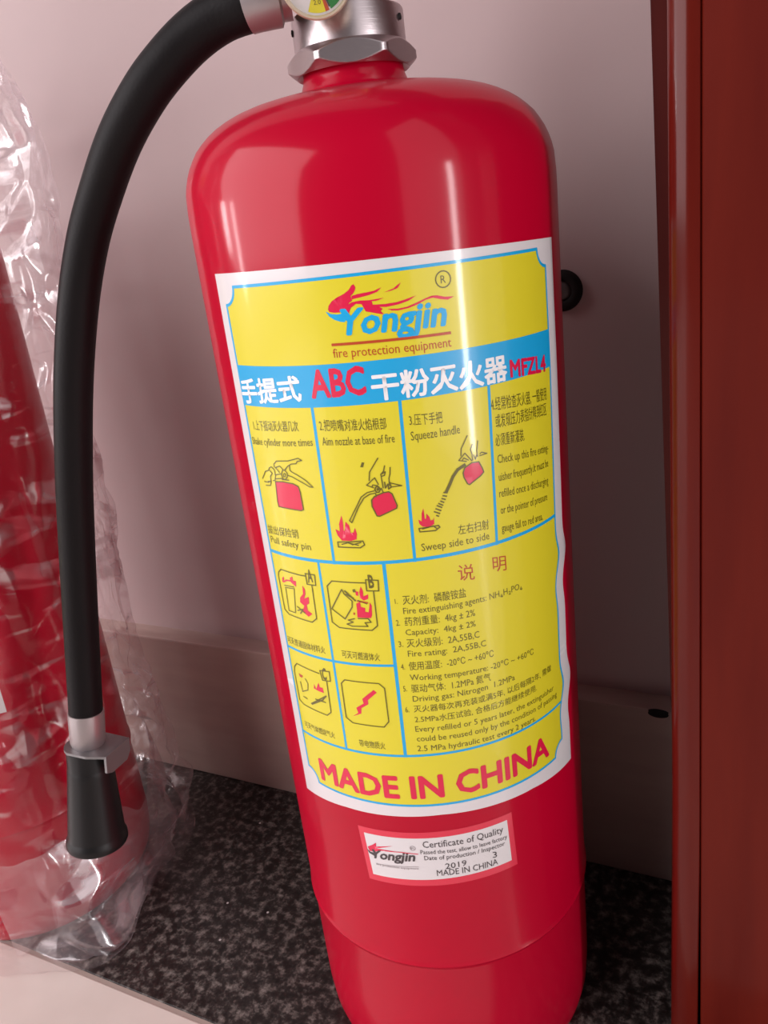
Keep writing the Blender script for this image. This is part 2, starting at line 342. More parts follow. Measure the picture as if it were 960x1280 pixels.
SHAPES = [
 ('crimson', 0, [(-10.2, 343.3), (-10.6, 344.2), (-11.3, 343.9), (-12.3, 342.7), (-13.8, 341.8), (-16.0, 341.0), (-17.7, 340.1), (-18.9, 338.9), (-19.2, 337.8), (-19.0, 337.1), (-17.5, 336.7), (-15.0, 336.6), (-13.6, 336.7), (-13.1, 336.0), (-12.3, 337.6), (-12.9, 338.7), (-12.6, 339.1), (-11.6, 339.6), (-12.4, 340.2), (-11.9, 341.0), (-11.0, 341.7), (-10.4, 342.5)]),
 ('crimson', 0, [(-11.6, 341.0), (-9.8, 341.3), (-7.1, 341.5), (-4.9, 341.7), (-2.6, 342.4), (-4.0, 341.3), (-6.3, 340.7), (-9.1, 340.3), (-11.7, 340.0)]),
 ('crimson', 0, [(-12.3, 337.6), (-12.9, 338.7), (-11.7, 339.2), (-9.2, 339.4), (-6.5, 339.2), (-2.3, 339.4), (-4.3, 338.8), (-5.9, 338.8), (-5.7, 337.8), (-3.9, 337.0), (-2.9, 336.3), (-3.6, 335.8), (-2.8, 334.7), (-4.1, 335.0), (-6.5, 335.7), (-8.0, 336.1), (-8.9, 338.3), (-10.6, 338.6)]),
 ('crimson', 0, [(-5.7, 337.8), (-2.3, 337.6), (1.3, 337.7), (4.1, 338.2), (7.3, 338.9), (4.9, 337.7), (1.7, 337.0), (-1.9, 336.7), (-3.9, 337.0)]),
 ('crimson', 0, [(-2.1, 340.9), (0.9, 341.7), (1.9, 342.4), (3.2, 343.1), (2.0, 341.6), (-0.1, 341.1)]),
 ('crimson', 0, [(-1.6, 336.1), (1.5, 335.8), (4.3, 336.0), (7.0, 336.8), (9.9, 337.7), (12.0, 338.2), (13.6, 338.1), (15.9, 337.4), (18.9, 337.1), (16.8, 336.4), (14.4, 336.9), (12.2, 337.6), (10.1, 337.3), (7.4, 336.3), (4.7, 335.6), (1.5, 335.3), (-0.3, 335.5)]),
 ('cyan', 0, [(-20.1, 337.3), (-18.5, 336.4), (-16.4, 336.1), (-14.3, 336.4), (-13.6, 336.7), (-12.9, 335.4), (-14.7, 333.7), (-15.8, 333.9), (-17.6, 334.6), (-19.1, 335.7)]),
 ('red_ink', 0.7, [(-19.4, 327.4), (16.6, 326.7)]),
 ('crimson', 0, [(-49.5, 282.8), (-45.8, 283.1), (-41.3, 282.8), (-39.3, 282.0), (-38.8, 280.2), (-38.6, 273.9), (-39.6, 273.4), (-50.0, 273.7), (-50.2, 275.5)]),
 ('ink', 0.35, [(-49.5, 282.8), (-45.8, 283.1), (-41.3, 282.8), (-39.3, 282.0), (-38.8, 280.2), (-38.6, 273.9), (-39.6, 273.4), (-50.0, 273.7), (-50.2, 275.5), (-49.5, 282.8)]),
 ('ink', 0.3, [(-48.9, 288.0), (-48.8, 289.0), (-47.3, 290.2), (-41.8, 290.7), (-37.4, 291.8), (-36.1, 291.1), (-38.0, 290.7), (-38.6, 289.9), (-40.6, 289.7), (-42.4, 288.8), (-44.1, 287.3)]),
 ('ink', 0.3, [(-41.6, 289.3), (-41.7, 287.4), (-40.8, 286.8), (-38.9, 286.0), (-35.8, 284.3), (-33.3, 282.0), (-34.6, 282.1), (-37.3, 283.5), (-41.2, 285.2), (-42.9, 285.6)]),
 ('ink', 0.3, [(-45.6, 286.4), (-45.0, 287.2), (-44.1, 287.3), (-43.1, 286.3), (-43.2, 285.2), (-44.4, 284.0), (-45.5, 284.2), (-45.9, 285.2), (-45.6, 286.4)]),
 ('ink', 0.25, [(-45.0, 285.6), (-44.5, 286.2), (-43.9, 286.0), (-44.2, 285.1), (-45.0, 284.9), (-45.0, 285.6)]),
 ('ink', 0.3, [(-48.5, 287.8), (-46.1, 288.6), (-44.8, 287.5)]),
 ('ink', 0.3, [(-49.1, 285.2), (-45.9, 285.9)]),
 ('ink', 0.3, [(-49.3, 283.8), (-45.9, 284.3)]),
 ('ink', 0.3, [(-48.3, 287.8), (-46.8, 286.3)]),
 ('ink', 0.3, [(-52.1, 286.5), (-51.6, 287.4), (-50.4, 287.9), (-49.1, 287.0), (-49.0, 284.9), (-49.6, 283.2), (-50.6, 283.0)]),
 ('ink', 0.3, [(-51.6, 286.5), (-50.5, 285.6), (-51.8, 284.3), (-51.9, 282.8), (-53.5, 282.0), (-55.7, 282.0)]),
 ('ink', 0.3, [(-56.6, 283.0), (-54.1, 285.9), (-52.3, 286.4)]),
 ('ink', 0.3, [(-55.1, 280.7), (-52.6, 281.0), (-51.8, 282.5), (-53.6, 282.4)]),
 ('ink', 0.35, [(-46.0, 283.9), (-42.9, 283.9)]),
 ('crimson', 0, [(-13.5, 277.4), (-12.4, 278.6), (-9.6, 279.6), (-7.7, 279.8), (-6.7, 279.0), (-5.5, 274.9), (-5.8, 274.0), (-11.6, 271.7), (-12.4, 271.9), (-13.6, 275.3)]),
 ('ink', 0.35, [(-13.5, 277.4), (-12.4, 278.6), (-9.6, 279.6), (-7.7, 279.8), (-6.7, 279.0), (-5.5, 274.9), (-5.8, 274.0), (-11.6, 271.7), (-12.4, 271.9), (-13.6, 275.3), (-13.5, 277.4)]),
 ('ink', 0.3, [(-9.8, 291.2), (-13.0, 286.8), (-13.5, 284.0)]),
 ('ink', 0.3, [(-14.5, 282.5), (-11.6, 284.8), (-10.7, 282.5)]),
 ('ink', 0.3, [(-14.5, 282.5), (-12.3, 281.5)]),
 ('ink', 0.3, [(-12.2, 280.5), (-14.7, 280.0), (-16.8, 278.6), (-18.7, 275.5), (-21.8, 270.6), (-21.1, 269.9)]),
 ('ink', 0.3, [(-12.0, 279.7), (-13.9, 279.4), (-16.0, 278.2), (-18.1, 275.3), (-21.1, 269.9)]),
 ('ink', 0.35, [(-12.0, 281.0), (-11.5, 281.8), (-10.7, 281.7), (-10.2, 280.8), (-10.8, 279.9), (-11.6, 279.9), (-12.0, 281.0)]),
 ('ink', 0.3, [(-11.3, 281.0), (-11.0, 281.3), (-10.7, 280.9), (-11.1, 280.5), (-11.3, 281.0)]),
 ('ink', 0.3, [(-12.8, 281.9), (-12.5, 282.5), (-10.9, 282.1)]),
 ('ink', 0.3, [(-8.0, 288.5), (-8.5, 286.8), (-9.5, 285.8), (-9.4, 283.5), (-9.3, 281.2)]),
 ('ink', 0.3, [(-9.4, 285.8), (-8.0, 286.5), (-8.4, 285.3), (-9.5, 285.1)]),
 ('ink', 0.3, [(-6.3, 287.8), (-6.6, 285.6), (-7.1, 284.3), (-7.2, 281.8)]),
 ('ink', 0.35, [(-8.6, 283.1), (-8.6, 281.1), (-7.6, 282.4), (-7.6, 280.7), (-6.7, 281.2), (-7.0, 282.9)]),
 ('ink', 0.3, [(-6.7, 282.6), (-3.3, 281.4), (-6.7, 281.3)]),
 ('ink', 0.3, [(-9.9, 281.2), (-9.4, 279.6)]),
 ('ink', 0.3, [(-11.9, 279.5), (-11.9, 278.4)]),
 ('crimson', 0, [(-27.3, 267.6), (-25.8, 266.8), (-25.7, 269.4), (-24.4, 272.5), (-24.2, 269.8), (-24.4, 267.1), (-24.0, 267.1), (-23.3, 270.3), (-22.2, 268.9), (-22.0, 266.2), (-21.0, 266.5), (-20.3, 268.1), (-19.9, 265.9), (-20.3, 264.0), (-22.3, 263.4), (-25.5, 263.5), (-26.8, 265.3)]),
 ('ink', 0.35, [(-27.1, 263.0), (-22.9, 263.1), (-18.2, 263.4), (-17.8, 262.0), (-19.4, 261.0), (-27.1, 261.2), (-27.1, 263.0)]),
 ('ink', 0.35, [(-25.7, 262.2), (-23.5, 262.8), (-19.9, 261.9)]),
 ('ink', 0.35, [(-23.8, 263.0), (-21.9, 262.1), (-18.9, 262.9)]),
 ('ink', 0, [(-15.1, 290.2), (-14.3, 290.0), (-14.9, 288.5), (-15.8, 288.6)]),
 ('crimson', 0, [(16.8, 282.3), (17.5, 283.9), (20.1, 285.1), (22.6, 284.9), (23.7, 282.5), (24.1, 281.1), (22.9, 280.1), (18.7, 278.0), (18.0, 278.5), (17.0, 280.8)]),
 ('ink', 0.35, [(16.8, 282.3), (17.5, 283.9), (20.1, 285.1), (22.6, 284.9), (23.7, 282.5), (24.1, 281.1), (22.9, 280.1), (18.7, 278.0), (18.0, 278.5), (17.0, 280.8), (16.8, 282.3)]),
 ('ink', 0.3, [(19.3, 294.2), (16.9, 290.4), (16.6, 288.1)]),
 ('ink', 0.3, [(15.7, 286.7), (18.0, 288.7), (20.2, 285.7)]),
 ('ink', 0.3, [(15.7, 286.7), (18.3, 285.9)]),
 ('ink', 0.3, [(16.9, 286.5), (17.5, 287.2), (19.0, 286.2)]),
 ('ink', 0.9, [(17.6, 284.9), (15.1, 283.8), (13.3, 281.8), (12.0, 279.4), (10.6, 277.1)]),
 ('ink', 0.3, [(20.8, 291.1), (20.0, 289.5), (20.4, 288.0), (20.5, 285.9)]),
 ('ink', 0.3, [(22.8, 291.8), (22.4, 289.6), (22.2, 288.7), (22.3, 286.7)]),
 ('ink', 0.3, [(21.0, 287.5), (21.5, 286.0), (22.1, 287.3)]),
 ('ink', 0.3, [(23.2, 287.4), (23.9, 287.8), (25.8, 287.0), (23.1, 286.8)]),
 ('ink', 0.4, [(9.8, 277.1), (10.9, 276.8)]),
 ('ink', 0.4, [(9.4, 276.1), (10.6, 275.7)]),
 ('ink', 0.4, [(9.0, 275.2), (10.1, 274.7)]),
 ('ink', 0.4, [(8.5, 274.4), (9.5, 273.8)]),
 ('ink', 0.4, [(7.8, 273.7), (9.1, 272.9)]),
 ('ink', 0.4, [(7.2, 273.1), (8.7, 272.2)]),
 ('ink', 0.4, [(6.7, 272.1), (8.3, 271.2)]),
 ('ink', 0.4, [(6.1, 271.2), (7.8, 270.3)]),
 ('ink', 0.4, [(6.7, 269.8), (7.4, 269.4)]),
 ('crimson', 0, [(0.7, 269.3), (1.7, 268.5), (2.0, 271.2), (2.7, 272.9), (2.8, 269.3), (3.2, 269.1), (3.5, 271.0), (4.4, 269.6), (4.6, 268.4), (5.5, 268.5), (5.8, 269.4), (5.7, 267.0), (3.8, 266.2), (1.8, 266.7), (0.9, 267.7)]),
 ('ink', 0.35, [(0.6, 266.2), (7.0, 266.3), (7.4, 265.6), (5.9, 264.7), (0.8, 265.0), (0.6, 266.2)]),
 ('ink', 0.35, [(1.7, 265.9), (5.3, 266.4), (6.3, 265.4)]),
 ('ink', 0.35, [(-57.0, 247.5), (-55.2, 249.0), (-44.8, 248.8), (-42.6, 248.9)]),
 ('ink', 0.35, [(-40.3, 245.7), (-40.6, 232.7), (-42.9, 230.8), (-55.0, 231.1), (-57.2, 232.5), (-57.5, 246.0), (-57.0, 247.5)]),
 ('ink', 0.35, [(-42.5, 249.9), (-38.4, 249.9), (-38.6, 245.9), (-42.4, 245.8), (-42.5, 249.9)]),
 ('ink', 0.3, [(-54.4, 242.1), (-49.3, 242.7)]),
 ('ink', 0.3, [(-54.6, 242.9), (-49.4, 243.4)]),
 ('ink', 0.3, [(-54.2, 241.7), (-54.6, 232.7), (-50.8, 232.8)]),
 ('ink', 0.3, [(-49.4, 242.4), (-50.8, 233.2)]),
 ('crimson', 0, [(-55.4, 245.6), (-54.2, 246.4), (-54.3, 245.2), (-55.6, 243.7)]),
 ('crimson', 0, [(-50.8, 246.7), (-49.4, 247.4), (-49.2, 245.9), (-47.7, 246.0), (-48.2, 243.6), (-49.5, 244.4), (-50.6, 244.9)]),
 ('crimson', 0.5, [(-54.8, 244.2), (-52.8, 245.3), (-50.8, 245.5)]),
 ('crimson', 0, [(-44.9, 244.9), (-43.9, 243.5), (-44.0, 241.7), (-45.0, 239.7), (-42.7, 240.8), (-43.0, 238.2), (-44.3, 237.3), (-44.2, 235.2), (-42.2, 234.2), (-44.2, 232.7), (-45.7, 233.5), (-46.6, 234.7), (-45.6, 236.8), (-47.4, 237.8), (-47.0, 239.7), (-45.2, 241.5)]),
 ('ink', 0.4, [(-49.3, 235.7), (-45.6, 233.8)]),
 ('ink', 0.4, [(-49.4, 234.1), (-46.5, 235.2), (-48.1, 233.2)]),
 ('ink', 0.35, [(-33.8, 246.3), (-31.6, 248.4), (-19.2, 248.2)]),
 ('ink', 0.35, [(-16.9, 245.1), (-17.1, 232.1), (-19.2, 230.3), (-31.4, 230.6), (-34.0, 232.4), (-33.8, 246.3)]),
 ('ink', 0.35, [(-19.1, 249.4), (-14.8, 249.1), (-15.1, 245.2), (-19.2, 245.3), (-19.1, 249.4)]),
 ('ink', 0.35, [(-28.3, 245.5), (-33.3, 237.7), (-28.6, 234.2), (-25.3, 239.0), (-25.0, 241.3), (-27.6, 243.8), (-28.3, 245.5)]),
 ('ink', 0.5, [(-27.2, 245.0), (-23.8, 241.5)]),
 ('ink', 0.4, [(-27.0, 243.8), (-24.4, 242.4)]),
 ('ink', 0.3, [(-24.1, 245.5), (-23.5, 245.7), (-23.4, 244.9), (-24.0, 244.8), (-24.1, 245.5)]),
 ('crimson', 0, [(-21.2, 246.9), (-20.6, 245.3), (-20.7, 243.2), (-18.9, 244.0), (-19.1, 242.3), (-20.7, 241.6), (-22.0, 242.5), (-21.9, 244.9)]),
 ('crimson', 0, [(-23.4, 245.1), (-22.3, 244.9), (-22.5, 243.3), (-23.3, 243.5)]),
 ('crimson', 0, [(-23.6, 240.4), (-22.2, 241.1), (-22.1, 239.2), (-20.6, 238.8), (-20.8, 237.4), (-19.6, 237.2), (-18.7, 241.0), (-18.2, 239.7), (-18.5, 236.1), (-19.0, 235.0), (-23.9, 235.1), (-23.7, 237.8)]),
 ('red_ink', 0.5, [(-23.0, 241.4), (-19.5, 240.8)]),
 ('ink', 0.35, [(-22.8, 241.6), (-19.8, 240.4)]),
 ('red_ink', 0, [(-25.1, 237.0), (-24.5, 236.8), (-24.8, 235.9), (-25.3, 236.1)]),
 ('ink', 0.35, [(-25.0, 234.6), (-27.5, 233.9), (-25.7, 233.2), (-28.2, 232.3), (-26.3, 231.6), (-20.5, 231.8), (-21.4, 233.2), (-19.2, 233.4), (-20.1, 234.8), (-23.7, 234.7)]),
 ('ink', 0.35, [(-57.5, 208.4), (-55.6, 210.3), (-43.8, 209.6)]),
 ('ink', 0.35, [(-40.7, 207.1), (-41.0, 193.8), (-43.1, 191.9), (-55.7, 192.4), (-58.0, 193.6), (-58.2, 205.9), (-57.5, 208.4)]),
 ('ink', 0.35, [(-43.2, 211.0), (-38.8, 211.6), (-38.9, 207.5), (-42.6, 207.1), (-43.2, 211.0)]),
 ('crimson', 0, [(-47.4, 204.2), (-46.7, 202.0), (-45.0, 205.4), (-44.6, 203.6), (-43.2, 203.7), (-43.0, 201.5), (-45.3, 201.6), (-47.9, 202.1)]),
 ('red_ink', 0, [(-55.5, 206.1), (-53.1, 205.9), (-53.8, 204.7), (-55.2, 204.7)]),
 ('ink', 0.3, [(-52.0, 205.0), (-50.8, 203.2), (-51.5, 200.2), (-54.9, 198.4)]),
 ('ink', 0.3, [(-55.3, 202.6), (-54.9, 198.4)]),
 ('ink', 0.35, [(-54.8, 196.2), (-52.8, 195.9)]),
 ('ink', 0.45, [(-50.7, 194.6), (-42.1, 200.5), (-44.2, 198.2), (-50.4, 194.4)]),
 ('ink', 0.4, [(-47.9, 197.5), (-42.9, 197.5)]),
 ('ink', 0.35, [(-34.2, 207.7), (-32.5, 209.4), (-19.5, 209.2), (-17.6, 207.3), (-17.7, 193.5), (-19.7, 191.1), (-31.8, 191.4), (-34.4, 193.3), (-34.2, 207.7)]),
 ('crimson', 0, [(-21.8, 206.4), (-20.7, 205.4), (-24.5, 202.0), (-24.5, 200.3), (-27.5, 198.3), (-27.8, 196.0), (-31.4, 194.3), (-29.0, 196.1), (-29.5, 198.2), (-26.3, 200.4), (-26.6, 202.3)]),
 ('crimson', 0, [(-33.8, 134.1), (-31.5, 135.6), (-29.8, 137.1), (-30.0, 135.2), (-22.9, 136.9), (-30.0, 134.3), (-22.8, 134.4), (-28.9, 133.5), (-31.1, 132.3), (-33.2, 132.2)]),
 ('crimson', 0.3, [(-26.4, 134.0), (-19.8, 134.4), (-13.4, 134.0)]),
 ('black', 0, [(-34.4, 133.0), (-32.8, 131.8), (-30.3, 131.9), (-31.4, 130.2), (-33.4, 131.0)]),
 ('grey_ink', 0.15, [(-30.6, 126.6), (-13.7, 127.9)]),
]
# ------------------------------------------------------------------ the setting
WALL_Y, SKIRT_Y, SKIRT_Z, SLAB_Y = 0.1040, 0.089, 0.1112, -0.0713
bm = bmesh.new(); box(bm, -1.6, 1.6, WALL_Y, WALL_Y + 0.12, SKIRT_Z - 0.002, 2.6)
wall = obj('wall_back', bm, WALL, smooth=False, kind='structure')
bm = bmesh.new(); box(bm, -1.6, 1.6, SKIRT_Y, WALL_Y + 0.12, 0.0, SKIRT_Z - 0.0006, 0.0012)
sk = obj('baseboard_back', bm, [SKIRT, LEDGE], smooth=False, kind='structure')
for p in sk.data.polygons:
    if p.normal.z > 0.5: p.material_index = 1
# dark chip where the skirting joint runs in beside the wood
bm = bmesh.new(); lathe(bm, [(0.0, 0.0008), (0.0035, 0.0006), (0.0062, -0.0004)], 20, Matrix.Translation((0.0865, SKIRT_Y, SKIRT_Z - 0.0025)) @ Matrix.Rotation(radians(90), 4, 'X') @ Matrix.Scale(0.45, 4, (0, 1, 0)))
obj('joint_chip', bm, DARK, sk)

bm = bmesh.new(); box(bm, -1.6, 1.6, SLAB_Y, WALL_Y + 0.05, -0.03, 0.0, 0.0006)
obj('trim_1', bm, GRAN, smooth=False, kind='structure')['label'] = 'speckled black granite threshold strip along the wall'
fl = bpy.data.objects.new('floor', None); COL.objects.link(fl); fl['kind'] = 'structure'
bm = bmesh.new(); box(bm, -1.8, 1.8, -3.2, SLAB_Y, -0.04, -0.0004); obj('grout_bed', bm, GROUT, fl, smooth=False)
TS = 0.60
tile_me = None
for i in range(-3, 3):
    for j in range(5):
        if tile_me is None:
            bm = bmesh.new(); box(bm, 0.0, TS - 0.002, -(TS - 0.002), 0.0, -0.012, 0.0, 0.0008)
            t = obj('floor_tile', bm, TILE, fl, smooth=False); tile_me = t.data
        else:
            t = bpy.data.objects.new('floor_tile', tile_me); COL.objects.link(t); t.parent = fl
        t.location = (i * TS + 0.13, SLAB_Y - 0.0022 - j * TS, 0)

# varnished wood casing on the right: half-round moulding, flat board beside it, darker back strip tapering down
trim = bpy.data.objects.new('trim_2', None); COL.objects.link(trim); trim['kind'] = 'structure'
WX0, WX1, WF = 0.1060, 0.1169, -0.02
def moulding_profile():
    pr = [(WX0, 0.06)]
    for i in range(15):
        a = pi - pi / 2 * i / 14
        pr.append((WX0 + 0.0074 + 0.0074 * cos(a), WF + 0.0048 - 0.0048 * sin(a)))
    pr += [(WX1 - 0.0020, WF + 0.0002), (WX1 - 0.0004, WF + 0.0006), (WX1, WF + 0.0012), (WX1, 0.06)]
    return pr
def extrude_profile(bm, prof, zs, fn):
    rows = [[bm.verts.new(fn(x, y, z)) for x, y in prof] for z in zs]
    for a, b in zip(rows, rows[1:]):
        for i in range(len(prof)):
            j = (i + 1) % len(prof)
            bm.faces.new((a[i], a[j], b[j], b[i]))
    bm.faces.new(rows[0][::-1]); bm.faces.new(rows[-1])
zs = [0.0] + [0.02 * i for i in range(1, 45)] + [1.6]
def lean(x, y, z):    # the old casing leans a little to the left
    return (x - z * (0.0095 + 0.005 * min(1, max(0, (x - WX0) / (WX1 - WX0)))), y, z)
def warp(x, y, z):    # and its moulding has come away a little towards the floor
    x, y, z = lean(x, y, z)
    return (x - 0.0010 * max(0.0, 1 - z / 0.13) * (0.3 if y > 0.05 else 1) - 0.0004 * max(0.0, 1 - z / 0.13), y, z)
bm = bmesh.new(); extrude_profile(bm, moulding_profile(), zs, warp)
obj('moulding', bm, WOOD2, trim, smooth='auto')
bm = bmesh.new()
extrude_profile(bm, [(WX1 + 0.0001, WF + 0.0014), (WX1 + 0.0006, WF + 0.0006), (0.52, WF + 0.0006), (0.52, WALL_Y), (WX1 + 0.0001, WALL_Y)], zs, lean)
obj('casing_board', bm, WOOD, trim, smooth='auto')
bm = bmesh.new()
extrude_profile(bm, [(0.0, 0.02), (0.0, WALL_Y), (0.0135, WALL_Y), (0.0135, 0.02)], zs,
                lambda x, y, z: ((0.1008 - 0.0078 * min(1, max(0, (z - 0.14) / 0.28)) if x == 0 else 0.1150 - 0.012 * z), y, z))
obj('back_strip', bm, WOOD3, trim, smooth=False)

# ------------------------------------------------------------------ fire extinguisher
R = 0.065
AXC = radians(-62)
ext = thing('fire_extinguisher', 'large red dry powder fire extinguisher with yellow label, black hose hanging at its left', 'fire extinguisher')

bm = bmesh.new()
prof = [(0.0, 0.006), (0.050, 0.006), (0.0535, 0.0015), (0.056, 0.0), (0.0595, 0.0012), (0.0622, 0.0055), (0.0637, 0.012), (0.0644, 0.022),
        (0.0645, 0.040), (0.0645, 0.0735), (0.06475, 0.0746), (0.0653, 0.0755), (0.0656, 0.0764), (0.0653, 0.0773), (0.0650, 0.0785),
        (R, 0.12), (R, 0.2), (R, 0.3), (R, 0.352), (R, 0.3660), (0.0649, 0.3710), (0.06449, 0.37656), (0.06385, 0.3794), (0.06295, 0.38209), (0.06180, 0.3847), (0.06036, 0.38711), (0.05870, 0.3895), (0.05667, 0.39154), (0.05440, 0.39350), (0.05177, 0.39531), (0.04880, 0.39690), (0.04549, 0.39834), (0.04172, 0.39955), (0.03742, 0.40056), (0.03241, 0.40134), (0.02639, 0.40191), (0.02200, 0.40214), (0.0, 0.4022)]
lathe(bm, prof, 288)
body = obj('cylinder_body', bm, RED, ext, smooth='auto')
VC = Vector((-0.0012, -0.0006, 0))
VM = Matrix.Translation(VC)
bm = bmesh.new(); lathe(bm, [(0.0232, 0.4018), (0.0205, 0.4030), (0.0186, 0.4050), (0.0176, 0.4075), (0.0172, 0.4095), (0.0172, 0.4115), (0.0172, 0.418), (0, 0.418)], 96, VM)
obj('neck', bm, RED, ext, smooth='auto')

# collar nut: chamfered octagonal flange below, turned ring with pin holes above
nut_bm = bmesh.new()
SEG = 240; K = 6
def oct_r(a, ri):
    s = (a + radians(64) + pi / K) % (2 * pi / K) - pi / K
    return ri / cos(s)
rows = []
zz = [0.4093 + 0.0072 * i / 26 for i in range(27)]
for z in zz:
    e = min(z - 0.4093, 0.4165 - z)
    cone = 0.0192 + e * 1.15            # turned chamfer cuts the corners into arcs
    row = []
    for i in range(SEG):
        a = 2 * pi * i / SEG
        rr = min(oct_r(a, 0.0195), cone, 0.0220)
        row.append(nut_bm.verts.new(VC + Vector((rr * cos(a), rr * sin(a), z))))
    rows.append(row)
for z, r in [(0.4168, 0.0189), (0.4172, 0.0189), (0.4262, 0.0189), (0.4268, 0.0186), (0.4271, 0.0178), (0.4271, 0.0118)]:
    rows.append([nut_bm.verts.new(VC + Vector((r * cos(2 * pi * i / SEG), r * sin(2 * pi * i / SEG), z))) for i in range(SEG)])
rows.insert(0, [nut_bm.verts.new(VC + Vector((0.0174 * cos(2 * pi * i / SEG), 0.0174 * sin(2 * pi * i / SEG), 0.4112))) for i in range(SEG)])
for a, b in zip(rows, rows[1:]):
    for i in range(SEG):
        nut_bm.faces.new((a[i], a[(i + 1) % SEG], b[(i + 1) % SEG], b[i]))
nut = obj('collar_nut', nut_bm, CHROME, ext, smooth='auto')
for az in (-142, 0, 90, -270 + 50):
    bm = bmesh.new(); d = Vector((cos(radians(az)), sin(radians(az)), 0))
    lathe(bm, [(0, 0.0004), (0.0010, 0.0002), (0.0012, -0.001)], 16, axis_matrix(VC + d * 0.0191 + Vector((0, 0, 0.4228)), d))
    obj('pin_hole', bm, DARK, nut)

bm = bmesh.new()
lathe(bm, [(0.0120, 0.426), (0.0120, 0.4300), (0.0105, 0.4325), (0.0105, 0.440), (0.0125, 0.441), (0.0125, 0.462), (0.010, 0.464), (0.0, 0.464)], 48, VM)
left = -CR.copy(); left.z = 0; left.normalize()
front = Vector((CP.x, CP.y, 0)).normalized()
lathe(bm, [(0.0, 0.0), (0.0070, 0.0), (0.0070, 0.016), (0.0085, 0.0165), (0.0085, 0.021), (0, 0.021)], 32, axis_matrix(VC + Vector((0, 0, 0.4385)), left + front * 0.55))
valve = obj('valve_body', bm, BRASS, ext, smooth='auto')

def ray(px, py, dep):
    return CP + (CR * (px - 480) / F_PX - CU * (py - 640) / F_PX + CF) * dep

# pressure gauge
gc = ray(394, -29, 0.236); gd = (CP - gc).normalized(); gd = (gd + Vector((0, 0, 0.05))).normalized()
GM = axis_matrix(gc, gd)
bm = bmesh.new(); lathe(bm, [(0.0045, -0.020), (0.0045, -0.006), (0.0100, -0.0055), (0.0108, -0.004), (0.0112, -0.001), (0.0112, 0.0008), (0.0108, 0.0014), (0.0102, 0.0014), (0.0099, 0.0006), (0.0099, -0.0006)], 72, GM)
gauge = obj('pressure_gauge', bm, IVORY, ext, smooth='auto')
def sector(r0, r1, a0, a1, z, n=24):
    b = bmesh.new(); rows = []
    for i in range(n + 1):
        a = radians(a0 + (a1 - a0) * i / n)
        rows.append((b.verts.new(GM @ Vector((r0 * cos(a), r0 * sin(a), z))), b.verts.new(GM @ Vector((r1 * cos(a), r1 * sin(a), z)))))
    for p, q in zip(rows, rows[1:]): b.faces.new((p[0], p[1], q[1], q[0]))
    return b
bm = bmesh.new(); lathe(bm, [(0, -0.0006), (0.0099, -0.0006)], 64, GM)
obj('dial', bm, INK['dial_white'], gauge)
for a0, a1, c in [(-112, -78, 'yellow'), (-78, -70, 'red_ink'), (-67, -15, 'green'), (-150, -149, 'red_ink')]:
    obj('dial_band', sector(0.0028, 0.0092, a0, a1, -0.0005), INK[c], gauge)
bm = sector(0.0005, 0.0085, -69, -66, -0.0003); obj('needle', bm, INK['black'], gauge)

def text_bm(s, style):
    cu = bpy.data.curves.new('t', 'FONT'); cu.body = s; cu.size = 1.0; cu.resolution_u = 2
    o = bpy.data.objects.new('t', cu); COL.objects.link(o)
    dg = bpy.context.evaluated_depsgraph_get()
    me = bpy.data.meshes.new_from_object(o.evaluated_get(dg))
    b = bmesh.new(); b.from_mesh(me)
    bpy.data.objects.remove(o); bpy.data.curves.remove(cu); bpy.data.meshes.remove(me)
    bmesh.ops.remove_doubles(b, verts=b.verts, dist=1e-5)
    if 'b' in style:      # heavier strokes: the outline printed several times, shifted by a hair
        e = 0.026 if 'c' in style else 0.032
        base = b.copy(); tmp = bpy.data.meshes.new('t')
        for k8 in range(8):
            c = base.copy()
            for v in c.verts: v.co.x += e * cos(k8 * pi / 4); v.co.y += e * sin(k8 * pi / 4); v.co.z += 0.002 * (k8 + 1)
            c.to_mesh(tmp); b.from_mesh(tmp); c.free()
        base.free(); bpy.data.meshes.remove(tmp)
    if 'i' in style:
        for v in b.verts: v.co.x += 0.22 * v.co.y
    return b

def bounds(b):
    xs = [v.co.x for v in b.verts]; ys = [v.co.y for v in b.verts]
    return min(xs), max(xs), min(ys), max(ys)

dm = text_bm('2.0', 'l')   # small figures on the yellow sector
x0, x1, y0, y1 = bounds(dm)
for v in dm.verts:
    p = Vector(((v.co.x - x0) / (x1 - x0) * 0.0022 - 0.0011, (v.co.y - y0) * 0.0018, 0)); ang = radians(-5)
    v.co = GM @ Vector((p.x - 0.0004, p.y - 0.0070, -0.0004))
obj('dial_figures', dm, INK['ink'], gauge)
bm = bmesh.new(); lathe(bm, [(0, 0.0006), (0.0099, 0.0005)], 48, GM); obj('gauge_glass', bm, GLASS, gauge)

# carry handle, squeeze lever and safety pin above the frame
hd = Vector((0.93, -0.1, 0)).normalized()
def bar(name, pts, wdt, mat_):
    b = bmesh.new(); path = smooth_path([VC + hd * a + Vector((0, 0, z)) for a, z in pts], 6)
    side = Vector((-hd.y, hd.x, 0)); prev = None
    for i, p in enumerate(path):
        t = (path[min(i + 1, len(path) - 1)] - path[max(i - 1, 0)]).normalized(); nrm = side.cross(t)
        ring = [b.verts.new(p + side * s * wdt + nrm * h) for s, h in ((-1, -0.004), (-1, 0.0), (1, 0.0), (1, -0.004), (0.8, -0.004), (0.8, -0.0012), (-0.8, -0.0012), (-0.8, -0.004))]
        if prev:
            for q in range(8): b.faces.new((prev[q], prev[(q + 1) % 8], ring[(q + 1) % 8], ring[q]))
        else: b.faces.new(ring[::-1])
        prev = ring
    b.faces.new(prev)
    return obj(name, b, mat_, ext, smooth='auto')
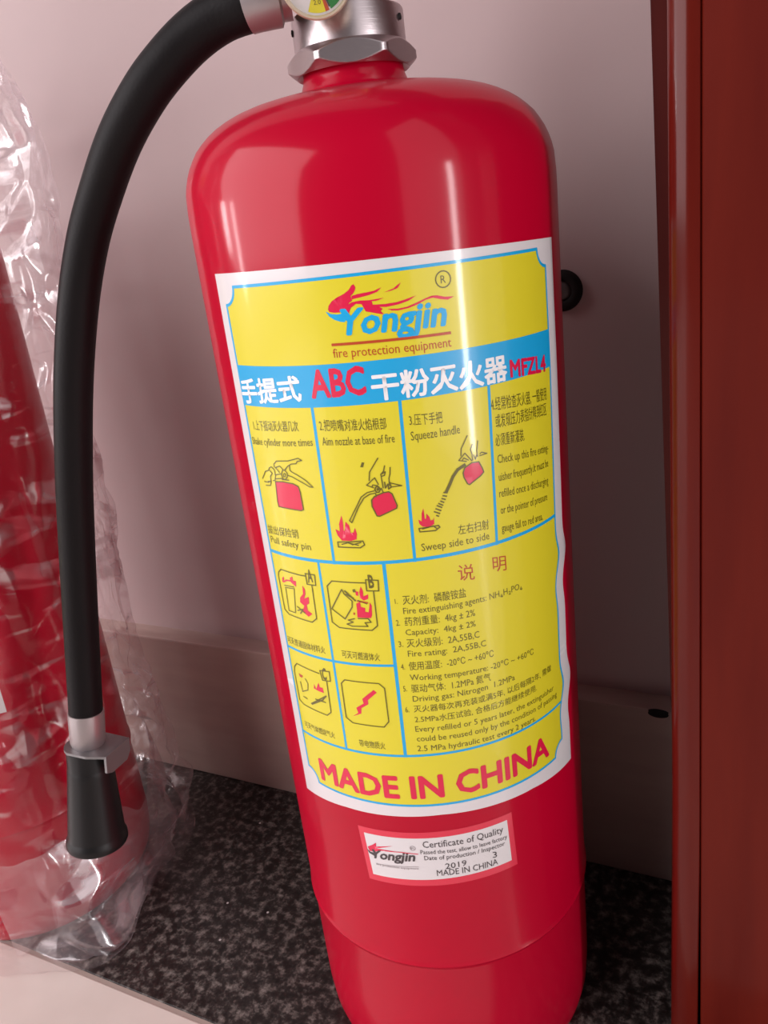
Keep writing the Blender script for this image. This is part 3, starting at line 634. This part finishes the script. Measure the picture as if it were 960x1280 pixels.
bar('carry_handle', [(-0.014, 0.458), (0.02, 0.459), (0.05, 0.462), (0.085, 0.455), (0.105, 0.447)], 0.0125, CHROME)
bar('squeeze_lever', [(-0.016, 0.474), (0.01, 0.480), (0.05, 0.497), (0.09, 0.510), (0.112, 0.510)], 0.0105, RED)
bm = bmesh.new(); lathe(bm, [(0, 0.462), (0.005, 0.462), (0.005, 0.476), (0, 0.476)], 24, VM); obj('valve_stem', bm, BRASS, ext, smooth='auto')
bm = bmesh.new(); c = VC + Vector((0.012, -0.016, 0.468))
tube(bm, [c + Vector((0.009 * cos(t * pi / 12), -0.004 * sin(t * pi / 12), 0.009 * sin(t * pi / 12))) for t in range(25)], 0.0009, 8, False)
tube(bm, [VC + Vector((0.012, 0.014, 0.468)), VC + Vector((0.012, -0.020, 0.468))], 0.0012, 8)
obj('safety_pin', bm, CHROME, ext)

# hose, ferrules, clip and nozzle
HP = [(362, -4, 0.250), (334, 1, 0.250), (306, 8, 0.251), (274, 21, 0.254), (240, 46, 0.258), (208, 80, 0.262), (180, 118, 0.267), (151, 172, 0.276), (129, 232, 0.287), (110, 300, 0.298),
      (98, 380, 0.309), (92, 480, 0.323), (92.5, 590, 0.338), (96.5, 690, 0.351), (102, 795, 0.364), (107, 885, 0.373), (108.5, 915, 0.3755)]
path = smooth_path([ray(*h) for h in HP], 10)
HR = 0.00775
cut0, cut1 = 16, len(path) - 11
hose = obj('hose', (lambda b: (tube(b, path[cut0:cut1 + 5], HR, 36), b)[1])(bmesh.new()), RUBBER, ext, smooth='auto')
bm = bmesh.new()
fp = path[:cut0 + 4]; tube(bm, fp, [0.0066] * 5 + [0.0081] * (len(fp) - 5), 36)
obj('hose_ferrule', bm, CRIMP, ext, smooth='auto')
e0 = path[cut1 + 2]; e1 = path[-1]; dirn = (e1 - e0).normalized()
nz_end = ray(122, 1051, 0.389); nz_top = ray(110.5, 932, 0.3775)
nd = (nz_end - nz_top).normalized()
NM = axis_matrix(nz_top, nd, Vector((0, 1, 0)))
NL = (nz_end - nz_top).length
bm = bmesh.new()
fer = ray(107.3, 888, 0.3733)
lathe(bm, [(HR * 0.9, 0), (0.00815, 0.0004), (0.0083, 0.004), (0.0081, (nz_top - fer).length - 0.003), (0.0070, (nz_top - fer).length)], 36, axis_matrix(fer, nz_top - fer, Vector((0, 1, 0))))
obj('hose_ferrule', bm, CRIMP, ext, smooth='auto')
bm = bmesh.new()
lathe(bm, [(0.0, 0.0), (0.0095, 0.0), (0.0104, 0.0008), (0.0104, 0.0098), (0.0106, 0.0106), (0.01075, 0.0112), (0.0109, 0.014), (0.0134, NL - 0.006), (0.0136, NL - 0.005), (0.0144, NL - 0.0035),
           (0.0146, NL - 0.001), (0.0142, NL), (0.0125, NL), (0.0110, NL - 0.012), (0.0, NL - 0.02)], 48, NM)
nozzle = obj('nozzle', bm, PLASTIC, ext, smooth='auto')
# bent zinc clip plate between ferrule and nozzle
bm = bmesh.new()
cr = Vector((0.97, 0.18, 0)); cr = (cr - cr.dot(nd) * nd).normalized(); cb = nd.cross(cr).normalized()
if cb.dot(CF) < 0: cb = -cb
o0 = nz_top
outl = []
for i in range(13):
    a = radians(115 + 130 * i / 12); outl.append((0.0110 * cos(a), 0.0110 * sin(a)))
outl += [(0.006, -0.0108), (0.0150, -0.0085), (0.0150, 0.0105), (0.0, 0.0122)]
tp = [bm.verts.new(o0 + cr * x + cb * y - nd * 0.0009) for x, y in outl]
bt = [bm.verts.new(o0 + cr * x + cb * y + nd * 0.0003) for x, y in outl]
bm.faces.new(tp); bm.faces.new(bt[::-1])
for i in range(len(outl)): bm.faces.new((tp[i], tp[(i + 1) % len(outl)], bt[(i + 1) % len(outl)], bt[i]))
fl_ = [(-0.0085, -0.0009), (0.0105, -0.0009), (0.0105, 0.0060), (0.0075, 0.0092), (-0.0045, 0.0092), (-0.0085, 0.0075)]
a_ = [bm.verts.new(o0 + cr * 0.0156 + cb * y + nd * z) for y, z in fl_]; b_ = [bm.verts.new(o0 + cr * 0.0144 + cb * y + nd * z) for y, z in fl_]
bm.faces.new(a_); bm.faces.new(b_[::-1])
for i in range(6): bm.faces.new((a_[i], a_[(i + 1) % 6], b_[(i + 1) % 6], b_[i]))
obj('hose_clip', bm, ZINC, ext, smooth=False)

# ------------------------------------------------------------------ the printed labels, wrapped round the body
def skew(u, z):      # the label was stuck on slightly off square and its right edge lifts in two places
    k = 0.00028 * max(0.0, u + 60) * max(0.0, 309 - z)
    e = max(0.0, (u - 42) / 18.0); e = e * e
    b = 2.3 * math.exp(-((z - 240) / 5.5) ** 2) + 2.6 * math.exp(-((z - 186) / 6.5) ** 2) - 1.2 * math.exp(-((z - 227) / 6) ** 2) - 0.8 * math.exp(-((z - 173) / 6) ** 2)
    return u - k + b * min(e, 1.3)

def wrap(bm, name, mats, parent, off, sk_=False, step=1.5, zcuts=None):
    if sk_:
        us = [v.co.x for v in bm.verts]
        zmin = min(v.co.y for v in bm.verts); zmax = max(v.co.y for v in bm.verts)
        z = math.ceil(zmin / 2.0) * 2.0
        while z < zmax and zmax - zmin > 4:
            bmesh.ops.bisect_plane(bm, geom=bm.verts[:] + bm.edges[:] + bm.faces[:], plane_co=(0, z, 0), plane_no=(0, 1, 0)); z += 2.0
    u0 = min(v.co.x for v in bm.verts); u1 = max(v.co.x for v in bm.verts)
    u = math.ceil(u0 / step) * step
    while u < u1:
        bmesh.ops.bisect_plane(bm, geom=bm.verts[:] + bm.edges[:] + bm.faces[:], plane_co=(u, 0, 0), plane_no=(1, 0, 0)); u += step
    for v in bm.verts:
        uu = skew(v.co.x, v.co.y) if sk_ else v.co.x
        a = AXC + uu / 65.0
        ro = R + off + v.co.z * 0.0002
        v.co = Vector((ro * cos(a), ro * sin(a), v.co.y / 1000.0))
    bm.normal_update()
    fl2 = [f for f in bm.faces if f.normal.dot(Vector((f.calc_center_median().x, f.calc_center_median().y, 0))) < 0]
    bmesh.ops.reverse_faces(bm, faces=fl2)
    return obj(name, bm, mats, parent, smooth=True, kind='keep')

def poly(bm, pts, mi=0):
    vs = [bm.verts.new((x, y, 0)) for x, y in pts]
    try:
        f = bm.faces.new(vs)
    except ValueError:
        return
    f.material_index = mi
    bmesh.ops.triangulate(bm, faces=[f])

def strokes(bm, pts, w_, mi=0):
    for (xa, ya), (xb, yb) in zip(pts, pts[1:]):
        d = Vector((xb - xa, yb - ya)); 
        if d.length < 1e-6: continue
        d.normalize(); n = Vector((-d.y, d.x)) * w_ / 2; e = d * w_ * 0.3
        f = bm.faces.new([bm.verts.new((x, y, 0)) for x, y in ((xa - e.x + n.x, ya - e.y + n.y), (xa - e.x - n.x, ya - e.y - n.y), (xb + e.x - n.x, yb + e.y - n.y), (xb + e.x + n.x, yb + e.y + n.y))])
        f.material_index = mi

T0, T1, T2, T3, T4 = 0.00010, 0.00015, 0.00019, 0.00023, 0.00027
bm = bmesh.new()
poly(bm, [(-64.6, 351.2), (67.0, 349.6), (66.8, 330), (67, 260), (67.2, 200), (68.5, 147.6), (40, 150.6), (0, 151.9), (-40, 150.6), (-65.6, 147.8), (-65.2, 200), (-65, 300)])
plabel = wrap(bm, 'product_label', PAPER, ext, T0, True)
plabel['label'] = 'large yellow instruction label with white border'

def notched(x0, x1, z0, z1, r):
    pts = []
    for cx, cz, a0 in ((x0, z0, 90), (x1, z0, 180), (x1, z1, 270), (x0, z1, 360)):
        seq = []
        for i in range(9):
            a = radians(a0 - 90 * i / 8)
            seq.append((cx + r * cos(a), cz + r * sin(a)))
        pts += seq
    return pts
FX0, FX1, FZ0, FZ1 = -60.0, 60.0, 156.6, 346.8
fr = notched(FX0, FX1, FZ0, FZ1, 5.6)
bm = bmesh.new(); poly(bm, fr); wrap(bm, 'yellow_panel', INK['yellow'], plabel, T1, True)
bm = bmesh.new(); poly(bm, [(FX0, 308.5), (FX1, 308.5), (FX1, 321.0), (FX0, 322.0)]); wrap(bm, 'title_band', INK['blue'], plabel, T2, True)
bm = bmesh.new(); strokes(bm, fr + [fr[0]], 0.95)
wrap(bm, 'border_line', INK['blue'], plabel, T2, True)
for a, b_, w_ in [((-29.2, 309), (-29.2, 255), 1.05), ((-1.0, 309), (-1.0, 255), 1.05), ((28.4, 309), (28.4, 255), 1.05), ((-60, 255.4), (60, 255.4), 1.2),
                  ((-11.5, 255.4), (-11.5, 178.6), 1.25), ((-35.6, 255.4), (-35.6, 178.8), 1.0), ((-60, 216.4), (-11.5, 216.4), 1.0), ((-60, 178.8), (60, 178.8), 1.0)]:
    bm = bmesh.new(); strokes(bm, [a, b_], w_); wrap(bm, 'grid_line', INK['blue'], plabel, T2, True)

# certificate sticker: clear red film under, white card over
bm = bmesh.new(); poly(bm, [(-37.0, 143.4), (24.6, 145.0), (25.6, 119.4), (-35.3, 117.6)]); film = wrap(bm, 'sticker_film', FILM, ext, T0)
film['label'] = 'translucent film edge around the quality sticker'
bm = bmesh.new(); poly(bm, [(-34.6, 140.7), (22.4, 142.3), (23.1, 122.6), (-33.2, 120.6)]); qlabel = wrap(bm, 'quality_label', PAPER, ext, T1)
qlabel['label'] = 'small white quality certificate sticker'

ref = text_bm('H', 'l'); CAPH = bounds(ref)[3]; ref.free()
ref = text_bm('国', 'c'); rb = bounds(ref); CJH = rb[3] - rb[2]; CJB = rb[2]; ref.free()
for s, u0, u1, z0, z1, h, col, st in TEXTS:
    b = text_bm(s, st)
    x0, x1, y0, y1 = bounds(b)
    if 'c' in st:
        k = h / CJH; base = CJB
    else:
        k = h / CAPH; base = 0.0
    for v in b.verts:
        t = (v.co.x - x0) / max(1e-6, x1 - x0)
        v.co = Vector((u0 + t * (u1 - u0), z0 + (z1 - z0) * t + (v.co.y - base) * k, v.co.z))
    on_q = max(z0, z1) < 145
    wrap(b, 'lettering', INK[col], qlabel if on_q else plabel, T4 if on_q or col in ('crimson', 'white', 'cyan') else T3, step=2.0)

groups = {}
for col, w_, pts in SHAPES:
    cu = sum(p[0] for p in pts) / len(pts); cz = sum(p[1] for p in pts) / len(pts)
    if cz < 145: key = ('sticker_logo', 9)
    elif cz > 322: key = ('flame_logo', 0)
    elif cz > 256: key = ('printed_drawing', 1 if cu < -29.6 else 2 if cu < -1.5 else 3)
    else: key = ('printed_drawing', (4 if cu < -36 else 5) + (2 if cz < 216 else 0))
    groups.setdefault(key, []).append((col, w_, pts))
cols = ['crimson', 'red_ink', 'ink', 'cyan', 'black', 'grey_ink']
for key, items in groups.items():
    for layer, test in ((T3, lambda i: i[1] == 0), (T4 + 0.00004, lambda i: i[1] > 0)):
        bm = bmesh.new()
        for col, w_, pts in filter(test, items):
            if w_ == 0: poly(bm, pts, cols.index(col))
            else: strokes(bm, pts, w_ * 1.15, cols.index(col))
        if len(bm.faces): wrap(bm, key[0], [INK[c] for c in cols], qlabel if key[1] == 9 else plabel, layer, step=2.0)
        else: bm.free()
for (cu, cz, r, w_, par, c) in [(15.9, 342.4, 2.35, 0.35, plabel, 'ink'), (-15.1, 136.7, 1.0, 0.2, qlabel, 'grey_ink')]:
    bm = bmesh.new(); strokes(bm, [(cu + r * cos(radians(a)), cz + r * sin(radians(a))) for a in range(0, 361, 20)], w_)
    wrap(bm, 'registered_ring', INK[c], par, T4)

# ------------------------------------------------------------------ second extinguisher, in its bag
C2 = Vector((-0.2735, -0.0175, 0))
ext2 = thing('fire_extinguisher', 'red fire extinguisher wrapped in clear plastic at the far left edge', 'fire extinguisher', C2)
ext2.rotation_euler.z = radians(-24.4)
for ch in list(ext.children):
    if ch.name.split('.')[0] in ('hose', 'hose_ferrule', 'nozzle', 'hose_clip', 'carry_handle', 'squeeze_lever', 'safety_pin'): continue
    c = ch.copy(); COL.objects.link(c); c.parent = ext2
    for g in ch.children:
        d = g.copy(); COL.objects.link(d); d.parent = c

# crinkled bag round it
bm = bmesh.new()
NA, NZ = 300, 380
prof_b = [(0.0, .084), (.01, .085), (.04, .086), (.10, .086), (.135, .080), (.19, .084), (.26, .086), (.34, .092), (.378, .095), (.425, .096), (.46, .086), (.50, .06), (.53, .03), (.56, .035), (.60, .05)]
def interp(z):
    for (a, ra), (b, rb_) in zip(prof_b, prof_b[1:]):
        if z <= b: return ra + (rb_ - ra) * (z - a) / (b - a)
    return prof_b[-1][1]
def sstep(a, b, x):
    t = max(0, min(1, (x - a) / (b - a))); return t * t * (3 - 2 * t)
def crease(x, y, z, s):
    d, _ = noise.voronoi(Vector((x, y, z)) * s)
    return d[1] - d[0]
grid = []
for j in range(NZ + 1):
    z = 0.60 * (j / NZ) ** 1.25
    row = []
    for i in range(NA):
        a = 2 * pi * i / NA
        ad = math.degrees(a); ad = ad - 360 if ad > 180 else ad
        back = sstep(-25, 45, ad) if ad > -90 else 0
        rb_ = interp(z)
        low = 1 - sstep(0.0, 0.16, z)
        frontr = 0.0705 + 0.010 * low + (0.02 * sstep(0.40, 0.46, z) if z < 0.46 else 0)
        frontr = min(frontr, max(rb_, 0.0)) if z > 0.46 else frontr
        r = frontr * (1 - back) + rb_ * back
        # corner of the bag lying out on the floor at the front right
        dc = (ad + 25) / 17.0
        r += 0.022 * math.exp(-dc * dc) * (1 - sstep(0.0, 0.045, z))
        q = Vector((cos(a), sin(a), 0))
        cx, cy = q.x * 0.08, q.y * 0.08
        vert = crease(cx, cy, z * 0.18, 30) * 0.012
        diag = crease(cx + z * 0.5, cy, z - cx * 0.6, 30) * 0.012
        fine = crease(cx * 1.2, cy + 3, z * 0.7, 60) * 0.0025
        hor = crease(cx * 0.5, cy * 0.5, z * 1.5 + 5, 24) * 0.020
        nzv = noise.noise(Vector((cx * 20, cy * 20, z * 14))) * 0.004
        r += (vert * (1 - low) * (0.5 + 0.5 * back) + diag * (0.25 + 0.35 * back) + hor * low * (0.45 + 0.55 * back) + fine * (0.25 + 0.75 * low) + nzv - 0.003)
        if z < 0.405: r = max(r, 0.0672 + 0.0012 * (0.5 + 0.5 * noise.noise(Vector((a * 8, z * 40, 0)))))
        p = Vector((C2.x, C2.y, 0)) + q * r
        p.y = min(p.y, (0.0872 if z < SKIRT_Z + 0.012 else WALL_Y - 0.002))
        zz_ = z + low * 0.006 * noise.noise(Vector((a * 3, z * 30, 4)))
        row.append(bm.verts.new((p.x, p.y, max(0.0006, zz_))))
    grid.append(row)
for a, b in zip(grid, grid[1:]):
    for i in range(NA): bm.faces.new((a[i], a[(i + 1) % NA], b[(i + 1) % NA], b[i]))
bag = obj('plastic_bag', bm, FILMBAG)
bag['label'] = 'crinkled clear plastic bag wrapped around the left red extinguisher'; bag['category'] = 'plastic bag'
bm = bmesh.new(); grid = []
for j in range(71):
    row = []
    for i in range(260):
        a = radians(-58 + 128 * i / 259); ad = -58 + 128 * i / 259
        z = 0.085 * j / 70 * (0.75 + 0.45 * noise.noise(Vector((a * 2.2, 1, 8))))
        q = Vector((cos(a), sin(a), 0))
        fold = crease(q.x * 0.10, q.y * 0.10, z * 1.1 + 9, 21)
        r = 0.0690 + 0.017 * fold * (1 - 0.6 * j / 70) + 0.007 * sstep(-40, 40, ad) + 0.024 * math.exp(-((ad + 27) / 14) ** 2) * (1 - j / 70)
        p = Vector((C2.x, C2.y, 0)) + q * min(r, 0.112); p.y = min(p.y, 0.0865)
        row.append(bm.verts.new((p.x, p.y, max(0.0009, z + 0.004 * noise.noise(Vector((a * 5, z * 40, 2)))))))
    grid.append(row)
for a, b in zip(grid, grid[1:]):
    for i in range(259): bm.faces.new((a[i], a[i + 1], b[i + 1], b[i]))
obj('inner_fold', bm, MILKY, bag)

# ------------------------------------------------------------------ black round cap on the wall behind the big extinguisher
cap = thing('wall_cap', 'round black cap with grey centre on the wall, half hidden behind the big extinguisher', 'cap', (0.0424, WALL_Y, 0.3225))
bm = bmesh.new(); lathe(bm, [(0.0045, 0.002), (0.0060, 0.0034), (0.0080, 0.0030), (0.0092, 0.0012), (0.0095, 0.0)], 48, Matrix.Rotation(radians(90), 4, 'X'))
obj('rubber_ring', bm, DARK, cap)
bm = bmesh.new(); lathe(bm, [(0, 0.0032), (0.0030, 0.0030), (0.0044, 0.0020), (0.0046, 0.0)], 32, Matrix.Rotation(radians(90), 4, 'X'))
obj('screw_head', bm, GREY, cap)
